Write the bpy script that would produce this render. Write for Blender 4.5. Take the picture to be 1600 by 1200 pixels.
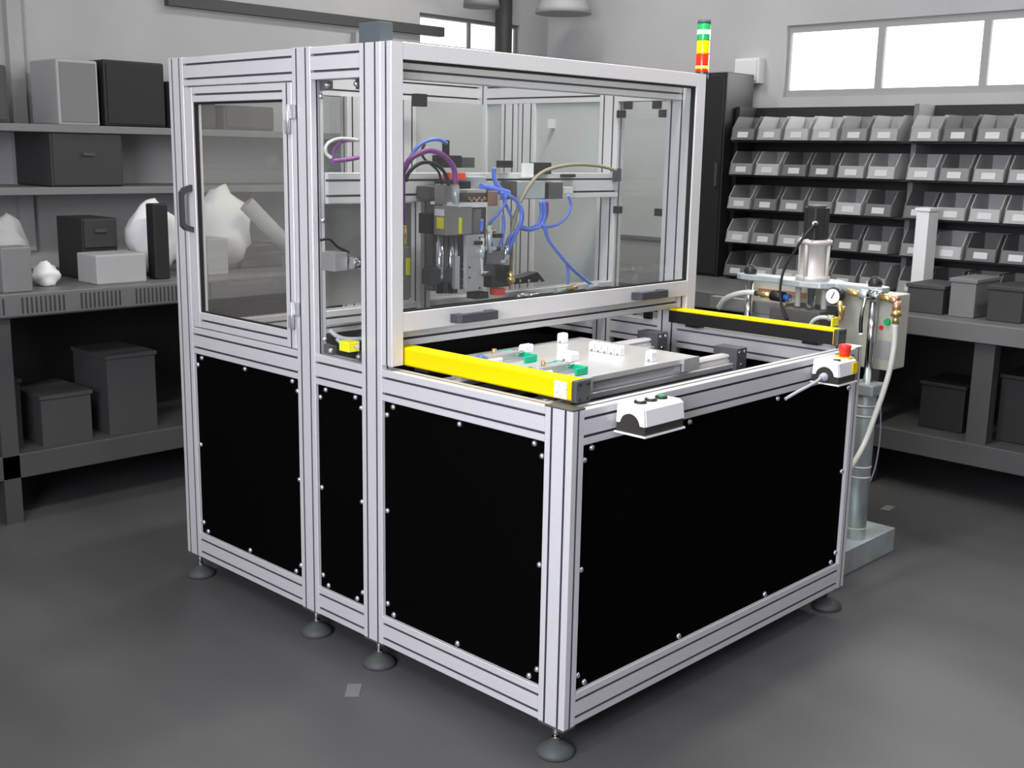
import bpy, bmesh, math, random
from mathutils import Vector, Matrix
random.seed(7)
scn = bpy.context.scene
for o in list(bpy.data.objects): bpy.data.objects.remove(o)
C = scn.collection

# ---------------------------------------------------------------- camera
CAM = Vector((-1.7764, -1.53157, 1.35026)); YAW, PIT, ROL, FPX = 0.76704, -0.2015, 0.01871, 1770.08577
FW = Vector((math.cos(YAW)*math.cos(PIT), math.sin(YAW)*math.cos(PIT), math.sin(PIT)))
_r = Vector((math.sin(YAW), -math.cos(YAW), 0)); _u = _r.cross(FW)
RT = _r*math.cos(ROL) + _u*math.sin(ROL); UP = -_r*math.sin(ROL) + _u*math.cos(ROL)
cd = bpy.data.cameras.new('camera'); cam = bpy.data.objects.new('camera', cd); C.objects.link(cam)
cd.sensor_width = 36; cd.lens = FPX*36/1600; cd.clip_start = .05; cd.clip_end = 100
m = Matrix((RT, UP, -FW)).transposed().to_4x4(); m.translation = CAM; cam.matrix_world = m
scn.camera = cam
def ray(px, py): return FW + RT*((px-800)/FPX) - UP*((py-600)/FPX)
def aty(px, py, y): d = ray(px, py); return CAM + d*((y-CAM.y)/d.y)
def atx(px, py, x): d = ray(px, py); return CAM + d*((x-CAM.x)/d.x)
def atz(px, py, z): d = ray(px, py); return CAM + d*((z-CAM.z)/d.z)

# ---------------------------------------------------------------- world, lights, exposure
w = bpy.data.worlds.new('world'); scn.world = w; w.use_nodes = True
w.node_tree.nodes['Background'].inputs[0].default_value = (.6, .62, .66, 1)
w.node_tree.nodes['Background'].inputs[1].default_value = .3
scn.view_settings.view_transform = 'Standard'; scn.view_settings.look = 'None'
scn.view_settings.gamma = 1; scn.view_settings.use_curve_mapping = False
scn.view_settings.exposure = -0.48
def area(name, loc, sx, sy, power, col, rot=(0, 0, 0)):
    l = bpy.data.lights.new(name, 'AREA'); l.shape = 'RECTANGLE'; l.size = sx; l.size_y = sy; l.energy = power; l.color = col
    o = bpy.data.objects.new(name, l); C.objects.link(o); o.location = loc; o.rotation_euler = rot
    return o
CEIL = 3.0
LAMPS = [(-2.0, 0.1), (-0.9, -2.2), (0.6, 0.4), (2.2, -0.9), (-1.6, 2.4), (2.2, 2.3)]
LPOW = [38, 12, 66, 20, 11, 26]
for i, (x, y) in enumerate(LAMPS):
    area('tube_light', (x, y, CEIL-.115), 1.3, .22, LPOW[i], (1.0, .965, .91))
# cool light added at an unseen window to brighten the machine's door side
area('side_area_light', (-2.86, -1.15, 1.72), 1.3, 1.8, 200, (.85, .87, 1.0), (0, math.radians(-90), 0))
# daylight from the window above the bin rack
area('side_area_light', (3.50, .75, 1.84), .34, 1.9, 22, (1, 1, 1), (0, math.radians(90), 0))

# ---------------------------------------------------------------- materials
def mat(name, col, rough=.5, metal=0., spec=.5, emit=None, es=0., noise=None, alpha=None):
    M = bpy.data.materials.new(name); M.use_nodes = True; nt = M.node_tree; b = nt.nodes['Principled BSDF']
    c = (col, col, col) if isinstance(col, (int, float)) else col
    b.inputs['Base Color'].default_value = (*c, 1); b.inputs['Roughness'].default_value = rough
    b.inputs['Metallic'].default_value = metal; b.inputs['Specular IOR Level'].default_value = spec
    if emit: b.inputs['Emission Color'].default_value = (*emit, 1); b.inputs['Emission Strength'].default_value = es
    if noise:
        sc, amt = noise[:2]; stretch = noise[2] if len(noise) > 2 else (1, 1, 1)
        tc = nt.nodes.new('ShaderNodeTexCoord'); mp = nt.nodes.new('ShaderNodeMapping'); mp.inputs['Scale'].default_value = stretch
        n = nt.nodes.new('ShaderNodeTexNoise'); n.inputs['Scale'].default_value = sc; n.inputs['Detail'].default_value = 4
        r = nt.nodes.new('ShaderNodeValToRGB')
        r.color_ramp.elements[0].position = .3; r.color_ramp.elements[1].position = .7
        r.color_ramp.elements[0].color = (*[v*(1-amt) for v in c], 1); r.color_ramp.elements[1].color = (*[min(1, v*(1+amt)) for v in c], 1)
        L = nt.links.new; L(tc.outputs['Object'], mp.inputs[0]); L(mp.outputs[0], n.inputs['Vector']); L(n.outputs[0], r.inputs[0]); L(r.outputs[0], b.inputs['Base Color'])
    return M
def glassmat(name, tint, refl, veil=0.0, rough=.02):
    M = bpy.data.materials.new(name); M.use_nodes = True; nt = M.node_tree; nt.nodes.clear(); L = nt.links.new
    out = nt.nodes.new('ShaderNodeOutputMaterial'); t = nt.nodes.new('ShaderNodeBsdfTransparent'); t.inputs[0].default_value = (*tint, 1)
    g = nt.nodes.new('ShaderNodeBsdfGlossy'); g.inputs['Roughness'].default_value = rough
    d = nt.nodes.new('ShaderNodeBsdfDiffuse'); d.inputs[0].default_value = (.85, .83, .78, 1)
    m1 = nt.nodes.new('ShaderNodeMixShader'); m2 = nt.nodes.new('ShaderNodeMixShader'); m1.inputs[0].default_value = veil; m2.inputs[0].default_value = refl
    L(t.outputs[0], m1.inputs[1]); L(d.outputs[0], m1.inputs[2]); L(m1.outputs[0], m2.inputs[1]); L(g.outputs[0], m2.inputs[2]); L(m2.outputs[0], out.inputs[0])
    return M
M = dict(
 alu=mat('anodised_aluminium', (.68, .67, .68), .40, .2, .5, noise=(240, .03)),
 alu2=mat('milled_aluminium', (.62, .62, .63), .3, .55, .5, noise=(60, .05, (1, 1, 6))),
 slot=mat('slot_insert_shade', (.13, .13, .155), .6),  # cover strip in the slots, groove shade put into its dark colour
 plate=mat('ground_plate', (.74, .73, .71), .26, .4, .6, noise=(6, .06)),
 chrome=mat('polished_steel', (.75, .75, .76), .15, 1),
 steel=mat('zinc_bolt', (.66, .68, .74), .25, .9),
 zinc=mat('zinc_plated', (.56, .62, .64), .4, .5, noise=(14, .12)),
 black=mat('black_panel', .0015, .95, 0, .02),
 blackp=mat('black_plastic', .012, .45),
 rubber=mat('black_gasket', .006, .7),
 slate=mat('slate_plastic', (.045, .048, .062), .5),
 capgrey=mat('grey_plastic', (.085, .105, .115), .6),
 footgrey=mat('foot_plastic', (.06, .068, .068), .6),
 endcap=mat('endcap_grey', (.06, .065, .07), .5),
 corner=mat('corner_cap', (.085, .085, .065), .5, 0, .3),
 yellow=mat('signal_yellow', (.82, .60, .0), .6, 0, .12),
 yellow2=mat('warning_yellow', (.85, .80, .02), .5),
 white=mat('white_plastic', (.86, .86, .87), .45),
 whiteblk=mat('white_block', (.80, .80, .83), .5),
 blackbox=mat('dark_base', (.03, .026, .022), .5),
 red=mat('red_button', (.85, .03, .02), .4),
 redc=mat('red_connector', (.85, .07, .03), .5),
 green=mat('green_jaw', (.0, .42, .22), .4),
 blue=mat('blue_tube', (.13, .23, .80), .3),
 blue2=mat('blue_fitting', (.05, .16, .5), .4),
 violet=mat('violet_hose', (.28, .07, .33), .4),
 pale=mat('clear_hose', (.62, .62, .58), .35),
 khaki=mat('khaki_hose', (.34, .29, .18), .4),
 cable=mat('grey_cable', (.42, .44, .47), .5),
 blackc=mat('black_cable', .012, .5),
 brass=mat('brass', (.70, .52, .20), .3, .8),
 copper=mat('copper', (.62, .36, .24), .35, .7),
 ivory=mat('ivory_paint', (.50, .50, .42), .5),
 sheet=mat('sheet_metal', (.30, .29, .28), .5, .3, noise=(8, .08)),
 wpanel=mat('white_panel', (.46, .48, .47), .55),
 darkgrey=mat('dark_housing', (.10, .095, .09), .5, .2),
 midgrey=mat('motor_grey', (.30, .29, .28), .45, .3),
 purplegrey=mat('valve_grey', (.19, .18, .21), .45, .2),
 tin=mat('cylinder_steel', (.58, .54, .52), .5, .35, noise=(30, .06, (1, 1, 14))),
 dial=mat('gauge_dial', (.85, .80, .83), .4),
 # workshop, greys only
 floor=mat('concrete_floor', .088, .42, 0, .45, noise=(1.6, .22, (1.4, .55, 1))),
 wall=mat('wall_paint', .42, .8, noise=(1.2, .12)),
 wallf=mat('wall_low_bounce', .16, .8),  # unseen wall toned darker to weaken its bounce on the machine front
 wallr=mat('wall_paint_light', .52, .8, noise=(1.2, .1)),
 ceil=mat('ceiling_paint', .5, .9),
 benchtop=mat('bench_top', .15, .5, noise=(3, .1)),
 benchdark=mat('bench_steel', .10, .5),
 shelfgrey=mat('shelf_board', .07, .6, noise=(3, .12)),
 g05=mat('charcoal', .012, .6), g10=mat('dark_grey', .035, .6), g20=mat('grey', .06, .6), g35=mat('mid_grey', .19, .6), g55=mat('light_grey', .38, .6), g80=mat('off_white', .8, .6),
 bin=mat('storage_bin', .22, .5, noise=(5, .2)), bincard=mat('bin_card', .6, .6),
 rack=mat('rack_steel', .02, .5), duct=mat('slotted_duct', .14, .5),
 lamp=mat('lamp_tube', .9, .5, emit=(1, .98, .95), es=6), sky=mat('daylight_pane', .9, .5, emit=(1, 1, 1), es=2.2), sky2=mat('daylight_pane_dim', .9, .5, emit=(1, 1, 1), es=1.1),
 lgreen=mat('green_lens', (.02, .42, .12), .2), lgreen_on=mat('green_lit', (.7, 1, .75), .3, emit=(.75, 1, .75), es=3),
 lamber=mat('amber_lens', (1, .55, .0), .2, emit=(1, .60, .0), es=.45), lred=mat('red_lens', (.85, .03, .01), .2, emit=(1, .03, .01), es=.25), lred_on=mat('red_lit', (1, .8, .1), .3, emit=(1, .75, .02), es=1.2),
 glass=glassmat('acrylic_pane', (.93, .945, .94), .045, .008), doorglass=glassmat('door_pane', (.96, .95, .93), .045, .05),
)
def stickermat():
    X = mat('printed_sticker', .85, .5); nt = X.node_tree; b = nt.nodes['Principled BSDF']
    tc = nt.nodes.new('ShaderNodeTexCoord'); mp = nt.nodes.new('ShaderNodeMapping'); mp.inputs['Scale'].default_value = (1, 260, 330)
    n = nt.nodes.new('ShaderNodeTexNoise'); n.inputs['Scale'].default_value = 1; n.inputs['Detail'].default_value = 1
    r = nt.nodes.new('ShaderNodeValToRGB'); r.color_ramp.elements[0].position = .36; r.color_ramp.elements[1].position = .42
    r.color_ramp.elements[0].color = (.25, .25, .3, 1); r.color_ramp.elements[1].color = (.85, .85, .86, 1)
    L = nt.links.new; L(tc.outputs['Object'], mp.inputs[0]); L(mp.outputs[0], n.inputs['Vector']); L(n.outputs[0], r.inputs[0]); L(r.outputs[0], b.inputs['Base Color'])
    return X
M['sticker'] = stickermat()

# ---------------------------------------------------------------- mesh helpers
WL = {}
def wl(o): return WL.get(o.name, Vector((0, 0, 0))) if o else Vector((0, 0, 0))
def empty(name, loc):
    o = bpy.data.objects.new(name, None); o.empty_display_size = .05; C.objects.link(o); o.location = loc; WL[o.name] = Vector(loc); return o
def tag(o, label=None, cat=None, group=None, kind=None):
    if label: o['label'] = label
    if cat: o['category'] = cat
    if group: o['group'] = group
    if kind: o['kind'] = kind
    return o
class MB:
    def __init__(s): s.v = []; s.f = []; s.sm = []; s.slot = set()
    def add(s, vs, fs, smooth=False):
        n = len(s.v); s.v += [Vector(v) for v in vs]; s.f += [[i+n for i in f] for f in fs]; s.sm += [smooth]*len(fs); return s
    def box(s, x0, x1, y0, y1, z0, z1):
        x0, x1 = min(x0, x1), max(x0, x1); y0, y1 = min(y0, y1), max(y0, y1); z0, z1 = min(z0, z1), max(z0, z1)
        return s.add([(x0,y0,z0),(x1,y0,z0),(x1,y1,z0),(x0,y1,z0),(x0,y0,z1),(x1,y0,z1),(x1,y1,z1),(x0,y1,z1)],
                     [(0,3,2,1),(4,5,6,7),(0,1,5,4),(1,2,6,5),(2,3,7,6),(3,0,4,7)])
    def cbox(s, x0, x1, y0, y1, z0, z1, c):           # box with all vertical and top edges chamfered
        b = bmesh.new(); t = MB().box(x0, x1, y0, y1, z0, z1)
        vs = [b.verts.new(v) for v in t.v]; [b.faces.new([vs[i] for i in f]) for f in t.f]
        bmesh.ops.bevel(b, geom=list(b.edges), offset=c, segments=2, profile=.6, affect='EDGES')
        b.verts.index_update(); s.add([v.co.copy() for v in b.verts], [[v.index for v in f.verts] for f in b.faces]); b.free(); return s
    def prism(s, poly, a0, a1, axis, slots=False):                  # poly in the two other axes
        def P(u, v, a): return {'x': (a, u, v), 'y': (u, a, v), 'z': (u, v, a)}[axis]
        n = len(poly); vs = [P(u, v, a0) for u, v in poly] + [P(u, v, a1) for u, v in poly]
        fs = [(i, (i+1) % n, n+(i+1) % n, n+i) for i in range(n)] + [tuple(range(n))[::-1], tuple(range(n, 2*n))]
        if slots:                                      # faces inside the extrusion's slots
            us = [q[0] for q in poly]; vv = [q[1] for q in poly]; e = 4e-3
            deep = [min(us)+e < q[0] < max(us)-e and min(vv)+e < q[1] < max(vv)-e for q in poly]
            k0 = len(s.f); s.slot |= {k0+i for i in range(n) if deep[i] or deep[(i+1) % n]}
        return s.add(vs, fs)
    def lathe(s, prof, c, axis=(0, 0, 1), seg=20, smooth=True):   # prof: (radius, height)
        ax = Vector(axis).normalized(); t = Vector((1, 0, 0)) if abs(ax.x) < .9 else Vector((0, 1, 0))
        e1 = ax.cross(t).normalized(); e2 = ax.cross(e1); c = Vector(c); vs = []; fs = []
        for r, h in prof:
            for k in range(seg):
                a = 2*math.pi*k/seg; vs.append(c + ax*h + (e1*math.cos(a) + e2*math.sin(a))*r)
        for i in range(len(prof)-1):
            for k in range(seg):
                k2 = (k+1) % seg; fs.append((i*seg+k, i*seg+k2, (i+1)*seg+k2, (i+1)*seg+k))
        s.add(vs, fs, smooth); n = len(s.v)-len(vs)
        s.f.append([n+k for k in range(seg)][::-1]); s.f.append([n+(len(prof)-1)*seg+k for k in range(seg)]); s.sm += [False, False]
        return s
    def cyl(s, a, b, r, seg=16, r2=None):
        a = Vector(a); b = Vector(b); return s.lathe([(r, 0), (r2 if r2 is not None else r, (b-a).length)], a, b-a, seg)
    def tube(s, pts, r, seg=8, sub=6):
        P = [Vector(p) for p in pts]; Q = []
        if len(P) > 2:
            E = [P[0]*2-P[1]] + P + [P[-1]*2-P[-2]]
            for i in range(1, len(E)-2):
                for k in range(sub):
                    t = k/sub; a, b, c, d = E[i-1], E[i], E[i+1], E[i+2]
                    Q.append(.5*((2*b) + (c-a)*t + (2*a-5*b+4*c-d)*t*t + (3*b-a-3*c+d)*t**3))
            Q.append(P[-1])
        else: Q = P
        vs = []; fs = []; nrm = None
        for i, p in enumerate(Q):
            t = (Q[min(i+1, len(Q)-1)] - Q[max(i-1, 0)]).normalized()
            if nrm is None:
                h = Vector((0, 0, 1)) if abs(t.z) < .9 else Vector((1, 0, 0)); nrm = t.cross(h).normalized()
            else: nrm = (nrm - t*nrm.dot(t)).normalized()
            bn = t.cross(nrm)
            for k in range(seg):
                a = 2*math.pi*k/seg; vs.append(p + (nrm*math.cos(a) + bn*math.sin(a))*r)
        for i in range(len(Q)-1):
            for k in range(seg): k2 = (k+1) % seg; fs.append((i*seg+k, i*seg+k2, (i+1)*seg+k2, (i+1)*seg+k))
        n = len(s.v); s.add(vs, fs, True)
        s.f.append([n+k for k in range(seg)][::-1]); s.f.append([n+(len(Q)-1)*seg+k for k in range(seg)]); s.sm += [False, False]
        return s
    def rot(s, c, ang, axis='Z'):
        R = Matrix.Rotation(ang, 3, axis); c = Vector(c); s.v = [c + R @ (v-c) for v in s.v]; return s
    def build(s, name, material, parent=None, bevel=0):
        lo = Vector([min(v[i] for v in s.v) for i in range(3)]); hi = Vector([max(v[i] for v in s.v) for i in range(3)])
        c = Vector(((lo.x+hi.x)/2, (lo.y+hi.y)/2, lo.z))
        me = bpy.data.meshes.new(name); me.from_pydata([v-c for v in s.v], [], s.f)
        me.polygons.foreach_set('use_smooth', s.sm)
        bm = bmesh.new(); bm.from_mesh(me); bmesh.ops.recalc_face_normals(bm, faces=bm.faces); bm.to_mesh(me); bm.free()
        me.materials.append(M[material] if isinstance(material, str) else material)
        if s.slot:
            me.materials.append(M['slot'])
            for i in s.slot: me.polygons[i].material_index = 1
        o = bpy.data.objects.new(name, me); C.objects.link(o); o.parent = parent; o.location = c - wl(parent); WL[o.name] = c
        if bevel:
            b = o.modifiers.new('bevel', 'BEVEL'); b.width = bevel; b.segments = 2; b.limit_method = 'ANGLE'
        return o
def inst(src, name, loc, parent, rot=None):
    o = bpy.data.objects.new(name, src.data); C.objects.link(o); o.parent = parent; o.location = Vector(loc) - wl(parent)
    if rot: o.rotation_euler = rot
    WL[o.name] = Vector(loc); return o
def box(name, m, parent, x0, x1, y0, y1, z0, z1, bevel=0): return MB().box(x0, x1, y0, y1, z0, z1).build(name, m, parent, bevel)
def tube(name, m, parent, pts, r, seg=8): return MB().tube(pts, r, seg).build(name, m, parent)
def section(u0, u1, v0, v1, sides='udlr', sw=.0060, sd=.012, ch=.0015):
    """extrusion cross-section with one slot every 40 mm on the sides listed (d: v0, r: u1, u: v1, l: u0)"""
    def slots(a, b): n = max(1, round(abs(b-a)/.04)); st = (b-a)/n; return [a+st*(i+.5) for i in range(n)]
    p = [(u0+ch, v0)]
    if 'd' in sides:
        for c in slots(u0, u1): p += [(c-sw/2, v0), (c-sw/2, v0+sd), (c+sw/2, v0+sd), (c+sw/2, v0)]
    p += [(u1-ch, v0), (u1, v0+ch)]
    if 'r' in sides:
        for c in slots(v0, v1): p += [(u1, c-sw/2), (u1-sd, c-sw/2), (u1-sd, c+sw/2), (u1, c+sw/2)]
    p += [(u1, v1-ch), (u1-ch, v1)]
    if 'u' in sides:
        for c in slots(u1, u0): p += [(c+sw/2, v1), (c+sw/2, v1-sd), (c-sw/2, v1-sd), (c-sw/2, v1)]
    p += [(u0+ch, v1), (u0, v1-ch)]
    if 'l' in sides:
        for c in slots(v1, v0): p += [(u0, c+sw/2), (u0+sd, c+sw/2), (u0+sd, c-sw/2), (u0, c-sw/2)]
    p += [(u0, v0+ch)]
    return p
def prof(name, parent, axis, a0, a1, u0, u1, v0, v1, sides='udlr', m='alu'):
    return MB().prism(section(u0, u1, v0, v1, sides), a0, a1, axis, True).build(name, m, parent)

# ================================================================ THE ROOM
RX0, RX1, RY0, RY1 = -2.95, 3.6, -3.6, 3.4
tag(MB().box(RX0, RX1, RY0, RY1, -.1, 0).build('floor', 'floor'), 'smooth grey concrete workshop floor', kind='structure')
tag(MB().box(RX0, RX1, RY0, RY1, CEIL, CEIL+.1).build('ceiling', 'ceil'), 'plain white workshop ceiling', kind='structure')
def wallx(name, x0, x1, hole, m, label):       # wall in a y-z plane with one window hole (y0,y1,z0,z1)
    y0, y1, z0, z1 = hole; b = MB()
    b.box(x0, x1, RY0, y0, 0, CEIL).box(x0, x1, y1, RY1, 0, CEIL).box(x0, x1, y0, y1, 0, z0).box(x0, x1, y0, y1, z1, CEIL)
    tag(b.build(name, m), label, kind='structure')
WR = (-.35, 1.72, 1.66, 2.02); WLf = (-2.10, -.20, 1.05, 2.45)
wallx('wall_right', RX1, RX1+.1, WR, 'wallr', 'light grey wall behind the rack of storage bins')
wallx('wall_left', RX0-.1, RX0, WLf, 'wall', 'grey wall with an added window beside the camera')
WB = (2.55, 3.35, 1.92, 2.10)
b = MB(); y0 = RY1; y1 = RY1+.1
b.box(RX0, WB[0], y0, y1, 0, CEIL).box(WB[1], RX1, y0, y1, 0, CEIL).box(WB[0], WB[1], y0, y1, 0, WB[2]).box(WB[0], WB[1], y0, y1, WB[3], CEIL)
tag(b.build('wall_back', 'wall'), 'grey wall behind the long left workbench', kind='structure')
tag(MB().box(RX0, RX1, RY0-.1, RY0, 0, CEIL).build('wall_front', 'wallf'), 'grey wall behind the camera', kind='structure')
def windowx(name, x, hole, panes, pm, label, d):
    y0, y1, z0, z1 = hole; fr = MB(); t = .035
    fr.box(x, x+d, y0, y1, z0, z0+t).box(x, x+d, y0, y1, z1-t, z1)
    st = (y1-y0)/panes
    for i in range(panes+1):
        c = y0+st*i; fr.box(x, x+d, max(y0, c-t/2), min(y1, c+t/2), z0+t, z1-t)
    f = tag(fr.build(name, 'g55'), label, kind='structure')
    for i in range(panes): MB().box(x+d*.4, x+d*.6, y0+st*i+t/2, y0+st*(i+1)-t/2, z0+t, z1-t).build('pane', pm, f)
windowx('window_1', RX1+.02, WR, 4, 'sky', 'long bright window strip above the storage bins', .05)
windowx('window_added', RX0-.07, WLf, 3, 'sky2', 'wide added window beside the camera, lighting the door side', .05)  # unseen window put in as a cool light source
fr = MB(); t = .02
fr.box(WB[0], WB[1], RY1+.02, RY1+.06, WB[2], WB[2]+t).box(WB[0], WB[1], RY1+.02, RY1+.06, WB[3]-t, WB[3])
for c in (WB[0]+t/2, (WB[0]+WB[1])/2, WB[1]-t/2): fr.box(c-t/2, c+t/2, RY1+.02, RY1+.06, WB[2]+t, WB[3]-t)
f3 = tag(fr.build('window_3', 'g35'), 'small bright window high on the wall behind the machine', kind='structure')
for a, bb in ((WB[0]+t, (WB[0]+WB[1])/2-t/2), ((WB[0]+WB[1])/2+t/2, WB[1]-t)): MB().box(a, bb, RY1+.035, RY1+.045, WB[2]+t, WB[3]-t).build('pane', 'sky2', f3)
for i, (x, y) in enumerate(LAMPS):
    e = tag(empty('ceiling_lamp', (x, y, CEIL)), 'fluorescent batten lamp on the ceiling ' + ('beside the added window', 'behind the camera', 'above the machine table', 'above the right workbench', 'above the left workbench', 'above the corner of the two benches')[i], 'lamp', 'fluorescent lamps on the workshop ceiling')
    MB().box(x-.7, x+.7, y-.13, y+.13, CEIL-.06, CEIL-.002).build('housing', 'g80', e)
    for s_ in (-.06, .06): MB().cyl((x-.66, y+s_, CEIL-.08), (x+.66, y+s_, CEIL-.08), .013, 10).build('tube', 'lamp', e)

# ================================================================ THE MACHINE
W, D, Y1, Y2, Y3, ZB, ZT, ZH = 1.283, 1.616, .635, .914, 1.536, .076, .813, 1.602
mach = tag(empty('assembly_machine', (W/2, D/2, 0)), 'large aluminium framed assembly machine with black lower panels, glazed upper cell and yellow light bars', 'machine')
# posts
for x0, s in ((0, 'L'), (W-.04, 'R')):
    prof('post', mach, 'z', ZB, ZT, x0, x0+.04, 0, .08)
    for y in (Y1, Y2, Y3): prof('post', mach, 'z', ZB, ZH, x0, x0+.04, y, y+.08)
    segs = [(.08, Y1), (Y1+.08, Y2), (Y2+.08, Y3)]
    for i, (a, b_) in enumerate(segs):
        prof('rail', mach, 'y', a, b_, x0, x0+.04, ZB, ZB+.08); prof('rail', mach, 'y', a, b_, x0, x0+.04, ZT-.08, ZT)
        if i: prof('rail', mach, 'y', a, b_, x0, x0+.04, ZH-.08, ZH)
for y0, z0 in ((0, ZB), (0, ZT-.08), (D-.04, ZB), (D-.04, ZT-.08), (D-.04, ZH-.08), (Y1+.02, ZH-.08)):
    prof('rail', mach, 'x', .04, W-.04, y0, y0+.04, z0, z0+.08)
prof('rail', mach, 'x', .04, W-.04, Y1, Y1+.04, .863, .903)
prof('rail', mach, 'x', .04, W-.04, Y2, Y2+.04, .886, .926)
# mid posts in the rear wall and along the right wall
for x in (.60, .82): prof('post', mach, 'z', ZT, ZH-.08, x, x+.08, D-.08, D-.04)
prof('post', mach, 'z', ZT, ZH-.08, W-.04, W, 1.29, 1.37); prof('post', mach, 'z', ZT, ZH-.08, W-.04, W, 1.38, 1.46)
# caps
MB().cbox(-.001, .041, -.001, .081, ZT, ZT+.004, .0015).build('post_cap', 'corner', mach)
MB().cbox(W-.041, W+.001, -.001, .081, ZT, ZT+.004, .0015).build('post_cap', 'alu', mach)
MB().cbox(0, .04, Y1, Y1+.08, ZH, ZH+.046, .002).build('post_cap', 'capgrey', mach)
for y in (Y1, Y2, Y3):
    if y != Y1: MB().box(.001, .039, y+.001, y+.079, ZH, ZH+.002).build('post_cap', 'alu', mach)
    MB().box(W-.039, W-.001, y+.001, y+.079, ZH, ZH+.002).build('post_cap', 'alu', mach)
# feet
ft = None
for x, y in [(.02, .04), (.02, Y1+.04), (.02, Y2+.04), (.02, Y3+.04), (W-.02, .04), (W-.02, Y1+.04), (W-.02, Y2+.04), (W-.02, Y3+.04)]:
    f = MB().lathe([(.043, 0), (.0455, .004), (.043, .012), (.030, .022), (.016, .030), (.009, .033)], (x, y, 0), seg=28).build('levelling_foot', 'footgrey', mach)
    MB().cyl((x, y, .034), (x, y, ZB-.006), .0065, 12).build('spindle', 'chrome', f)
    MB().lathe([(.010, 0), (.010, .007)], (x, y, .034), seg=6, smooth=False).build('nut', 'chrome', f)
    MB().box(x-.019, x+.019, y-.039, y+.039, ZB-.006, ZB).build('foot_plate', 'darkgrey', f)
# lower panels with bolts
def boltmesh():
    return MB().lathe([(.0075, -.004), (.0075, 0), (.0068, .002), (.0045, .005), (.001, .0062)], (0, 0, 0), seg=10)
_b = boltmesh(); BM = bpy.data.meshes.new('bolt'); BM.from_pydata(_b.v, [], _b.f); BM.polygons.foreach_set('use_smooth', _b.sm); BM.materials.append(M['steel'])
def bolt(parent, loc, axis):
    o = bpy.data.objects.new('bolt', BM); C.objects.link(o); o.parent = parent; o.location = Vector(loc)-wl(parent)
    o.rotation_euler = {'-x': (0, -math.pi/2, 0), '-y': (math.pi/2, 0, 0), 'x': (0, math.pi/2, 0), 'y': (-math.pi/2, 0, 0)}[axis]
def edge_spots(a0, a1, z0, z1, n=1, e=.012, k=.036):
    S = []
    for a, sa in ((a0, 1), (a1, -1)):
        for z, sz in ((z0, 1), (z1, -1)): S += [(a+sa*k, z+sz*e), (a+sa*e, z+sz*k)]
        S.append((a+sa*e, (z0+z1)/2))
    for i in range(n):
        a = a0+(a1-a0)*(i+1)/(n+1); S += [(a, z0+e), (a, z1-e)]
    return S
PZ0, PZ1 = ZB+.08, ZT-.08
for a0, a1, n in ((.08, Y1, 1), (Y1+.08, Y2, 0), (Y2+.08, Y3, 1)):
    p = box('side_panel', 'black', mach, .010, .016, a0, a1, PZ0, PZ1)
    for a, z in edge_spots(a0, a1, PZ0, PZ1, n): bolt(p, (.008, a, z), '-x')
    box('side_panel', 'black', mach, W-.016, W-.010, a0, a1, PZ0, PZ1)
p = box('front_panel', 'black', mach, .04, W-.04, .010, .016, PZ0, PZ1)
for a, z in edge_spots(.04, W-.04, PZ0, PZ1, 2): bolt(p, (a, .008, z), '-y')
box('back_panel', 'black', mach, .04, W-.04, D-.016, D-.010, PZ0, PZ1)
box('deck', 'black', mach, .04, W-.04, .04, D-.04, .70, .706)
# narrow clear panel beside the door, with bolts and clamp blocks
p = box('clear_panel', 'glass', mach, .024, .029, Y1+.08, Y2, ZT, ZH-.08)
a0, a1, z0, z1 = Y1+.08, Y2, ZT, ZH-.08
for a, z in edge_spots(a0, a1, z0, z1, 0, .013, .04): bolt(p, (.022, a, z), '-x')
for a, z in ((a1-.02, z0+.013), (a0+.03, z0+.013), (a1-.02, z1-.013), (a0+.03, z1-.013)): MB().box(.030, .040, a-.022, a+.022, z-.012, z+.012).build('clamp_block', 'darkgrey', p)
p = box('clear_panel', 'glass', mach, W-.029, W-.024, Y1+.08, Y2, ZT, ZH-.08)
for a, z in edge_spots(a0, a1, z0, z1, 0, .013, .04): MB().box(W-.045, W-.03, a-.014, a+.014, z-.012, z+.012).build('clamp_block', 'rubber', p)
# white infill panels on the right wall and at the rear, clear pane at rear left
box('infill_panel', 'wpanel', mach, W-.030, W-.024, Y2+.08, 1.29, ZT, ZH-.08)
box('infill_panel', 'wpanel', mach, W-.030, W-.024, 1.46, Y3, ZT, ZH-.08)
box('infill_panel', 'wpanel', mach, .90, W-.04, D-.065, D-.06, ZT, ZH-.08)
box('infill_panel', 'wpanel', mach, .68, .82, D-.065, D-.06, ZT, ZH-.08)
box('rear_pane', 'glass', mach, .04, .60, D-.062, D-.058, ZT, ZH-.08)
box('inner_sheet', 'sheet', mach, .05, .40, Y2+.05, Y2+.054, .93, 1.205)
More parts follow.
